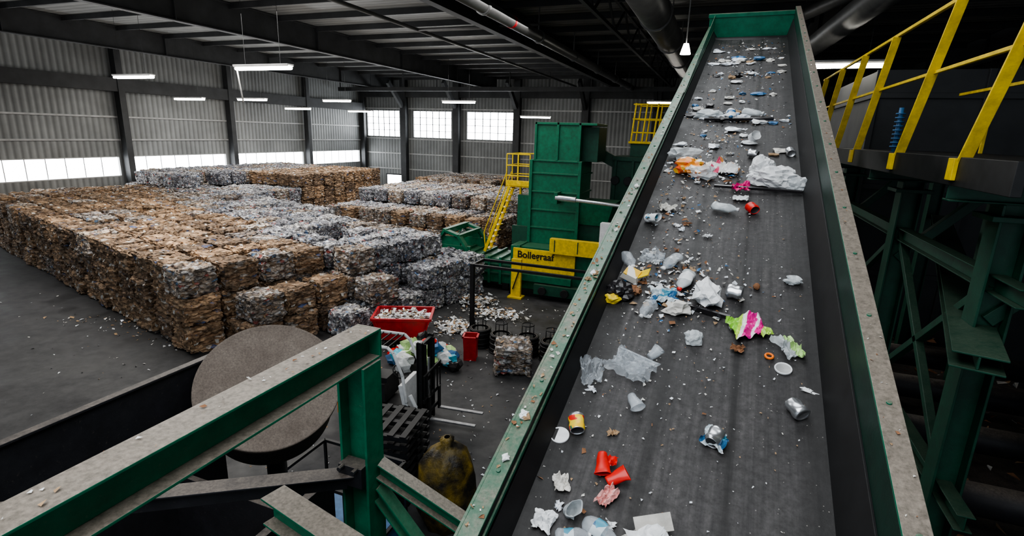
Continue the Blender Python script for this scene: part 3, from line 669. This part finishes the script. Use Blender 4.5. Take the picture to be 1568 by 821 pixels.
q=new(); lid(q,.055); place(q,"plastic_lid",[m_white],-.745,2.76)
q=new(); sheet(q,.08,.1,.02,4); place(q,"paper_scrap",[m_paper],-.64,2.47,20)
q=new(); cup(q,.04,.12,math.pi/2,0,.3,.6,(-.035,.03,0)); cup(q,.042,.11,1.2,0,2.2,.6,(.055,-.03,0)); sheet(q,.07,.06,.03,77,0,8,.01,None,.15,(0,.06)); place(q,"red_plastic_cup",[m_redp],-.43,2.6,0)
q=new(); sheet(q,.07,.12,.03,9); place(q,"striped_plastic_scrap",[m_stripe],-.40,2.46,-20)
q=new(); cup(q,.05,.1,.5,0,1,.4); place(q,"plastic_cup",[m_trans],-.54,2.32,0)
q=new(); sheet(q,.1,.11,.03,12); place(q,"crumpled_paper",[m_white],-.66,2.24,0)
q=new(); bottle(q,.042,.21,5,0,1,2); place(q,"plastic_bottle",[m_clear,m_white,m_blueprint],-.37,2.26,70)
q=new(); bottle(q,.035,.17,8,0,1,2); place(q,"plastic_bottle",[m_clear,m_white,m_blueprint],-.5,2.21,110)
q=new(); q.box((0,0,.035),(.22,.14,.05),0,Euler((.15,.1,0)).to_matrix(),(.9,.85)); q.box((.05,.10,.06),(.18,.08,.006),0,Euler((.6,.1,.1)).to_matrix()); sheet(q,.18,.14,.02,3,1,10,.07); place(q,"crushed_carton",[m_paper,m_white],-.16,2.25,25)
q=new(); q.box((0,0,.03),(.12,.08,.05),0,Euler((.1,.25,0)).to_matrix(),(.85,.8)); q.box((.07,.02,.06),(.08,.08,.004),0,Euler((0,-.7,0)).to_matrix()); place(q,"paperboard_box",[m_paper],-.02,2.25,-15)
q=new(); can(q,.042,.11,6,.6); sheet(q,.12,.13,.035,6,3); place(q,"crushed_can",CANM(m_silver)+[m_blueprint],.065,2.98,-15)
q=new(); can(q,.048,.11,7,.5); place(q,"crushed_can",[m_silver,m_silver,m_darkin],.47,3.3,215)
q=new(); sheet(q,.13,.035,.006,8,0,8); place(q,"paper_strip",[m_white],.57,3.49,-12)
q=new(); lid(q,.05,0,1); place(q,"jar_lid",[m_white,m_girt],.41,3.65)
q=new(); q.torus((0,0,.01),.022,.008,20,8,0); place(q,"orange_ring",[m_orange],.33,3.74)
q=new(); sheet(q,.13,.19,.05,21,0,16,0,1); place(q,"plastic_bag",[m_trans,m_lime],.45,3.84,30)
q=new(); sheet(q,.24,.22,.05,22,0,20,0,None,.06); place(q,"snack_bag",[m_bag],.2,3.99,25)
q=new(); blob(q,(0,0,0),.06,.055,.045,31,0); place(q,"crumpled_film",[m_trans],-.13,3.78)
q=new(); sheet(q,.28,.2,.05,24,0,16,0,None,.08); sheet(q,.24,.15,.06,27,0,16,.02,None,.08); q.box((0,.09,.04),(.26,.012,.03),0,Euler((.2,.1,.1)).to_matrix()); place(q,"clear_clamshell",[m_clear],-.47,3.4,-20)
q=new(); sheet(q,.14,.2,.06,26,0,14); place(q,"clear_film",[m_clear],-.7,3.28,10)
q=new(); cup(q,.042,.11,1.4,0,.6,.4); place(q,"plastic_cup",[m_clear],-.39,3.1)
q=new(); cup(q,.04,.09,1.2,0,2.5,.2); place(q,"plastic_cup",[m_clear],-.35,3.55)
q=new(); blob(q,(0,0,0),.11,.085,.06,33,0,3,.4); blob(q,(-.03,-.09,0),.06,.04,.04,34,1); place(q,"crumpled_black_bag",[m_blk,m_yel],-.72,4.16)
q=new(); q.box((0,0,.05),(.15,.11,.06),0,Euler((.2,.25,0)).to_matrix(),(.75,.85)); q.box((.09,.03,.07),(.09,.1,.006),1,Euler((0,-.5,.2)).to_matrix()); place(q,"juice_carton",[m_newsp,m_yel],-.67,4.4,-15)
q=new(); bottle(q,.045,.2,11,0,1,0); place(q,"plastic_bottle",[m_clear,m_white],-.48,4.0,-15)
q=new(); sheet(q,.19,.19,.05,28,0,12); place(q,"blue_wrapper",[m_blueprint],-.40,4.22,20)
q=new(); bottle(q,.05,.26,12,0,1,2,.6); place(q,"plastic_bottle",[m_trans,m_redp,m_white],-.27,4.42,-10)
q=new(); blob(q,(0,0,0),.1,.13,.07,36,0,3,.45); q.box((.0,-.04,.06),(.06,.08,.02),1,Euler((.5,0,0)).to_matrix()); place(q,"plastic_jug",[m_white,m_redp],-.09,4.27,20)
q=new(); can(q,.058,.11,14,.4); place(q,"crushed_can",[m_silver,m_silver,m_silver],.09,4.35,80)
q=new(); q.bar((-.14,0,.02),(.14,.02,.03),.02,.03,0); place(q,"plastic_stick",[m_blk],-.06,4.08,-20)
q=new(); blob(q,(0,0,0),.08,.06,.04,38,0,3,.5); place(q,"crumpled_paper",[m_paper],-.28,4.08)
q=new(); blob(q,(0,0,0),.06,.05,.03,39,0,3,.5); place(q,"fabric_scrap",[m_leaf],-.62,4.22)
q=new(); blob(q,(0,0,0),.065,.04,.03,41,0,3,.5); place(q,"crushed_cup",[m_trans],.49,4.62)
q=new(); blob(q,(0,0,0),.026,.026,.026,42,0,2,.1); place(q,"bottle_cap",[m_leaf],.24,4.5)
q=new(); sheet(q,.08,.06,.02,43); place(q,"brown_leaf",[m_leaf],.14,3.76)
q=new(); bottle(q,.05,.22,15,0,1,0); place(q,"plastic_bottle",[m_clear,m_white],-.74,4.62,30)
q=new(); sheet(q,.22,.18,.06,45,0,14); place(q,"clear_film",[m_clear],-.56,4.72,0)
q=new(); bottle(q,.05,.25,17,0,1,2,.6); place(q,"plastic_bottle",[m_clear,m_white,m_trans],-.41,4.67,-25)
q=new(); cup(q,.06,.13,1.2,0,1.2,.4); sheet(q,.1,.08,.03,71,1,8,.05); place(q,"paper_cup",[m_white,m_blueprint],-.68,5.37)
q=new(); sheet(q,.15,.12,.04,47); place(q,"crumpled_paper",[m_paper],-.58,5.66)
q=new(); bottle(q,.055,.25,19,0,1,0,.6); place(q,"plastic_bottle",[m_trans,m_white],-.06,5.72,75)
q=new(); can(q,.052,.1,21,.3); place(q,"crushed_can",[m_redp,m_redp,m_darkin],.17,5.75,30)
q=new(); sheet(q,.16,.12,.05,48); place(q,"magenta_bag",[m_magenta],.05,6.22)
q=new(); sheet(q,.14,.1,.03,49); place(q,"paper_scrap",[m_white],.06,6.0)
q=new(); blob(q,(0,0,0),.25,.13,.1,52,0,4,.32); blob(q,(-.16,.1,0),.11,.12,.13,53,0,4,.3); blob(q,(.24,-.04,0),.09,.09,.07,55,1,3,.3); place(q,"white_film_bag",[m_white,m_trans],.35,6.42,-16)
q=new(); q.bar((-.4,0,.03),(.4,.0,.04),.025,.025,0); place(q,"plastic_stick",[m_blk],.2,6.2,-3)
q=new(); blob(q,(0,0,0),.15,.11,.08,56,0,3,.4); blob(q,(.1,-.1,0),.1,.08,.06,57,0,3,.4); place(q,"orange_wrapper",[m_wrap],-.49,6.62)
q=new(); blob(q,(0,0,0),.15,.08,.07,58,0,3,.5); place(q,"crumpled_film",[m_trans],-.58,6.95)
q=new(); sheet(q,.32,.24,.07,59,0,16); place(q,"printed_wrapper",[m_wrapmix],-.17,6.7)
q=new(); blob(q,(0,0,0),.13,.08,.06,61,0,3,.45); place(q,"crumpled_film",[m_trans],-.33,6.5)
q=new(); cup(q,.08,.08,.8,0,1,.3); place(q,"paper_cup",[m_white],.13,7.6)
q=new(); can(q,.055,.11,22,.5); place(q,"crushed_can",CANM(m_silver),.14,7.13,70)
q=new(); can(q,.05,.11,23,.4); place(q,"crushed_can",[m_silver,m_silver,m_silver],.52,7.23,10)
q=new(); bottle(q,.065,.24,24,0,1,1); place(q,"plastic_bottle",[m_white,m_blue],-.18,8.5,5)
q=new(); bottle(q,.065,.28,25,0,1,0); place(q,"plastic_bottle",[m_trans,m_white],.1,8.6,75)
q=new(); blob(q,(0,0,0),.15,.07,.06,62,0,3,.45); place(q,"crumpled_film",[m_trans],-.46,8.5)
q=new(); q.bar((-.4,0,.03),(.45,.03,.04),.04,.03,0); place(q,"plastic_stick",[m_blk],-.1,8.35,0)
q=MB(); rr=random.Random(21)
def bl(fx,fy): return lambda r:(min(.54,max(-.76,fx(r))),fy(r),.004)
flakes(q,bl(lambda r:r.uniform(-.77,.58),lambda r:r.uniform(1.8,14)),900,.0025,.009,[0,1,2,3,0],rr)
flakes(q,bl(lambda r:r.gauss(-.35,.25),lambda r:r.uniform(2.8,9)),600,.003,.012,[0,1,2,3,0,7],rr)
for (cx,cy,sx,sy,nn) in ((-.3,4.25,.28,.16,150),(-.4,4.65,.2,.13,100),(-.3,6.6,.25,.2,150),(-.5,5.5,.15,.4,80),(0,8.5,.35,.12,80),(-.3,7.6,.2,.4,90),(-.2,9.5,.35,.5,90),(-.1,10.8,.35,.15,90),(-.2,11.9,.35,.3,70),(.0,12.9,.35,.2,90),(-.1,2.4,.5,.15,30)):
    flakes(q,bl(lambda r:r.gauss(cx,sx),lambda r:r.gauss(cy,sy)),nn,.007,.026,[0,1,2,3,3,4,2,7],rr)
for i in range(80):
    y=rr.choice([rr.gauss(9.4,.4),rr.gauss(10.8,.1),rr.gauss(11.8,.25),rr.gauss(12.9,.25),rr.gauss(8.5,.08),rr.gauss(7.6,.4)])
    x=min(.48,max(-.68,rr.gauss(-.15,.34))); s_=rr.uniform(.03,.07)
    blob(q,(x,min(y,13.6),0),s_*rr.uniform(.8,1.8),s_,s_*.45,100+i,rr.choice([1,0,0,3,3,3,3,4,2,6]),2,.5)
for i in range(46):
    cy,sy,cx,sx=rr.choice([(4.25,.15,-.35,.2),(4.25,.15,-.35,.2),(4.6,.15,-.45,.18),(6.65,.18,-.35,.22),(5.5,.3,-.5,.15),(2.6,.4,-.4,.2),(7.5,.3,-.35,.2)])
    sheet(q,rr.uniform(.025,.07),rr.uniform(.02,.05),.02,300+i,rr.choice([0,1,1,3,2,7,3]),6,0,None,.4,(min(.5,max(-.72,rr.gauss(cx,sx))),rr.gauss(cy,sy)))
o=q.obj("belt_litter",SCR,M=MC)
q=MB(); rr=random.Random(22)
flakes(q,lambda r:(XLb-.1+r.uniform(-.04,.035),1.4+10*r.random()**1.5,hl+.014),190,.004,.018,[0,1,2,7,2],rr)
for i in range(9): blob(q,(XLb-.1+rr.uniform(-.02,.02),rr.choice([2.2,2.45,2.3,2.7,3.0,4.1,5.6,6.3])+rr.uniform(-.1,.1),hl+.012),.02,.025,.012,400+i,rr.choice([0,2,1]),2,.6)
flakes(q,lambda r:(XRb+.105+r.uniform(-.035,.035),r.uniform(1.4,12),hr+.014),60,.004,.012,[0,2,7],rr)
q.obj("rail_litter",SCR,M=MC)
q=MB(); rr=random.Random(23)
flakes(q,lambda r:(X0+r.uniform(-.07,.07),r.uniform(.2,2.45),5.83),40,.004,.014,[0,1,2,7,3],rr); q.obj("beam_litter",SCR)
# ------------------------------------------------------------------ right hand walkway
q=MB(); GD,YE,BK=0,1,2
q.mm((1.66,4.0,6.84),(4.3,13.5,6.9),BK); q.mm((1.60,4.0,6.72),(1.66,13.5,6.93),BK)
for y in (4.9,6.5,8.4,9.9,11.5,13.1):
    q.bar((1.62,y,6.78),(1.72,y-.6,8.22),.02,.085,YE,(1,0,0)); q.box((1.585,y+.0,6.84),(.03,.12,.16),YE)
q.bar((1.74,3.2,8.24),(1.74,13,8.24),.035,.035,YE); q.bar((1.70,3.5,7.65),(1.70,13,7.65),.03,.03,YE)
for y in (5.0,7.3,9.6,11.9): q.bar((4.2,y,6.9),(4.2,y,8.0),.05,.05,YE)
q.bar((4.2,4,8.0),(4.2,13.4,8.0),.05,.05,YE)
for y in (5.0,7.4,10.5,13.2):
    for x in (2.05,4.1):
        q.ibeam((x,y,6.6),(x,y,0),.22,.22,.02,GD,(1,0,0)); q.box((x,y,6.5),(.36,.36,.04),GD)
    q.ibeam((1.62,y,6.68),(4.3,y,6.68),.14,.16,.014,GD)
    q.bar((2.05,y,5.7),(2.8,y,6.55),.1,.1,GD)
for z in (6.0,4.2): q.ibeam((2.05,4.5,z),(2.05,13.2,z),.12,.14,.012,GD)
for (ya,yb) in ((5.0,7.4),(7.4,10.5)): q.bar((2.05,ya,4.2),(2.05,yb,6.0),.07,.07,GD); q.bar((2.05,ya,6.0),(2.05,yb,4.2),.07,.07,GD)
q.ibeam((1.75,4.2,5.6),(4.2,13,5.6),.3,.12,.015,GD)
q.obj("walkway",[m_darkgreen,m_yellow,m_black],bevel=.004)
q=MB(); q.mm((2.3,3.5,0),(5.8,14,2.6),0)
for y in range(4,14): q.mm((2.22,y,0),(2.3,y+.1,2.7),0)
q.mm((2.2,3.4,2.6),(2.4,14.1,3.1),1)
for y in (5,6.5,8,9.5,11): q.cyl((2.5,y,3.3),(5.6,y,3.3),.18,14,0); q.mm((2.25,y-.25,2.9),(2.45,y+.25,3.6),1)
rr=random.Random(30); flakes(q,lambda r:(r.uniform(2.4,5.7),r.uniform(3.6,13.9),2.62+r.random()*.25),300,.03,.09,[2,2,7,7,3],rr)
q.obj("sorting_bunker",[m_darksteel,m_darkgreen,m_card,m_paper,m_white,m_redp,m_yel,m_leaf])
q=MB()
for i in range(9): q.torus((2.2,9.0,6.98+i*.055),.05,.011,16,6,0)
q.cyl((2.2,9,6.9),(2.2,9,7.5),.03,10,0); q.obj("coiled_hose",[m_blue])
q=MB(); q.mm((3,14.5,0),(9,20,8.6)); 
for z in (2,4,6,8): q.mm((2.94,14.44,z),(9.06,20.06,z+.12))
for x in (3.0,5.0,7.0,8.9): q.mm((x-.06,14.42,0),(x+.06,14.5,8.6))
q.obj("sorting_cabin",[m_struct],bevel=.01)
# ------------------------------------------------------------------ lights
def area(name,loc,size,sy,power,rot=(0,0,0),c=(1,1,1)):
    l=bpy.data.lights.new(name,"AREA"); l.shape="RECTANGLE"; l.size=size; l.size_y=sy; l.energy=power; l.color=c
    o=bpy.data.objects.new(name,l); COL.objects.link(o); o.location=loc; o.rotation_euler=rot; return o
area("fill_foreground",(-2,-1,11.2),7,7,580,(0,0,0),(.95,.98,1))  # added fill over the foreground; the roof has no opening here
area("fill_belt",(-1.5,9,11.2),4,8,300,(0,0,0),(.95,.98,1))  # added fill that brightens the belt from above
area("fill_bales",(-20,14,11.2),12,8,1650,(0,0,0),(1,.97,.92))  # added warm fill above the near bales, not a roof opening
area("fill_bales_far",(-24,33,11.2),20,12,2100,(0,0,0),(1,.97,.92))  # added broad fill over the far bale stacks
area("fill_baler",(-8,19,11.2),5,6,420,(0,0,0),(1,.98,.95))  # added fill above the baler, no fixture there
area("fill_up_bales",(-26,26,9.0),24,24,520,(math.pi,0,0),(1,.98,.95))  # added upward fill to brighten the roof over the bales
area("fill_up_near",(-12,8,9.0),8,14,90,(math.pi,0,0),(1,.98,.95))  # added weak upward fill for the nearer roof
w=bpy.data.worlds.new("overcast_sky"); SC.world=w; w.use_nodes=True; w.node_tree.nodes["Background"].inputs[0].default_value=(.8,.9,1,1); w.node_tree.nodes["Background"].inputs[1].default_value=.55
# ------------------------------------------------------------------ camera
cam=bpy.data.cameras.new("camera"); cam.sensor_width=36; cam.lens=36*810/1568; cam.clip_end=300; cam.clip_start=.05
co=bpy.data.objects.new("camera",cam); COL.objects.link(co)
psi=math.radians(21); pt=math.radians(14.3); r=math.radians(1.8)
co.matrix_world=Matrix.Translation((0,0,7))@Matrix.Rotation(psi,4,'Z')@Matrix.Rotation(math.pi/2-pt,4,'X')@Matrix.Rotation(r,4,'Z')
SC.camera=co
try:
    SC.view_settings.view_transform='AgX'; SC.view_settings.look='AgX - Medium High Contrast'; SC.view_settings.exposure=0.35
except Exception as e: print(e)
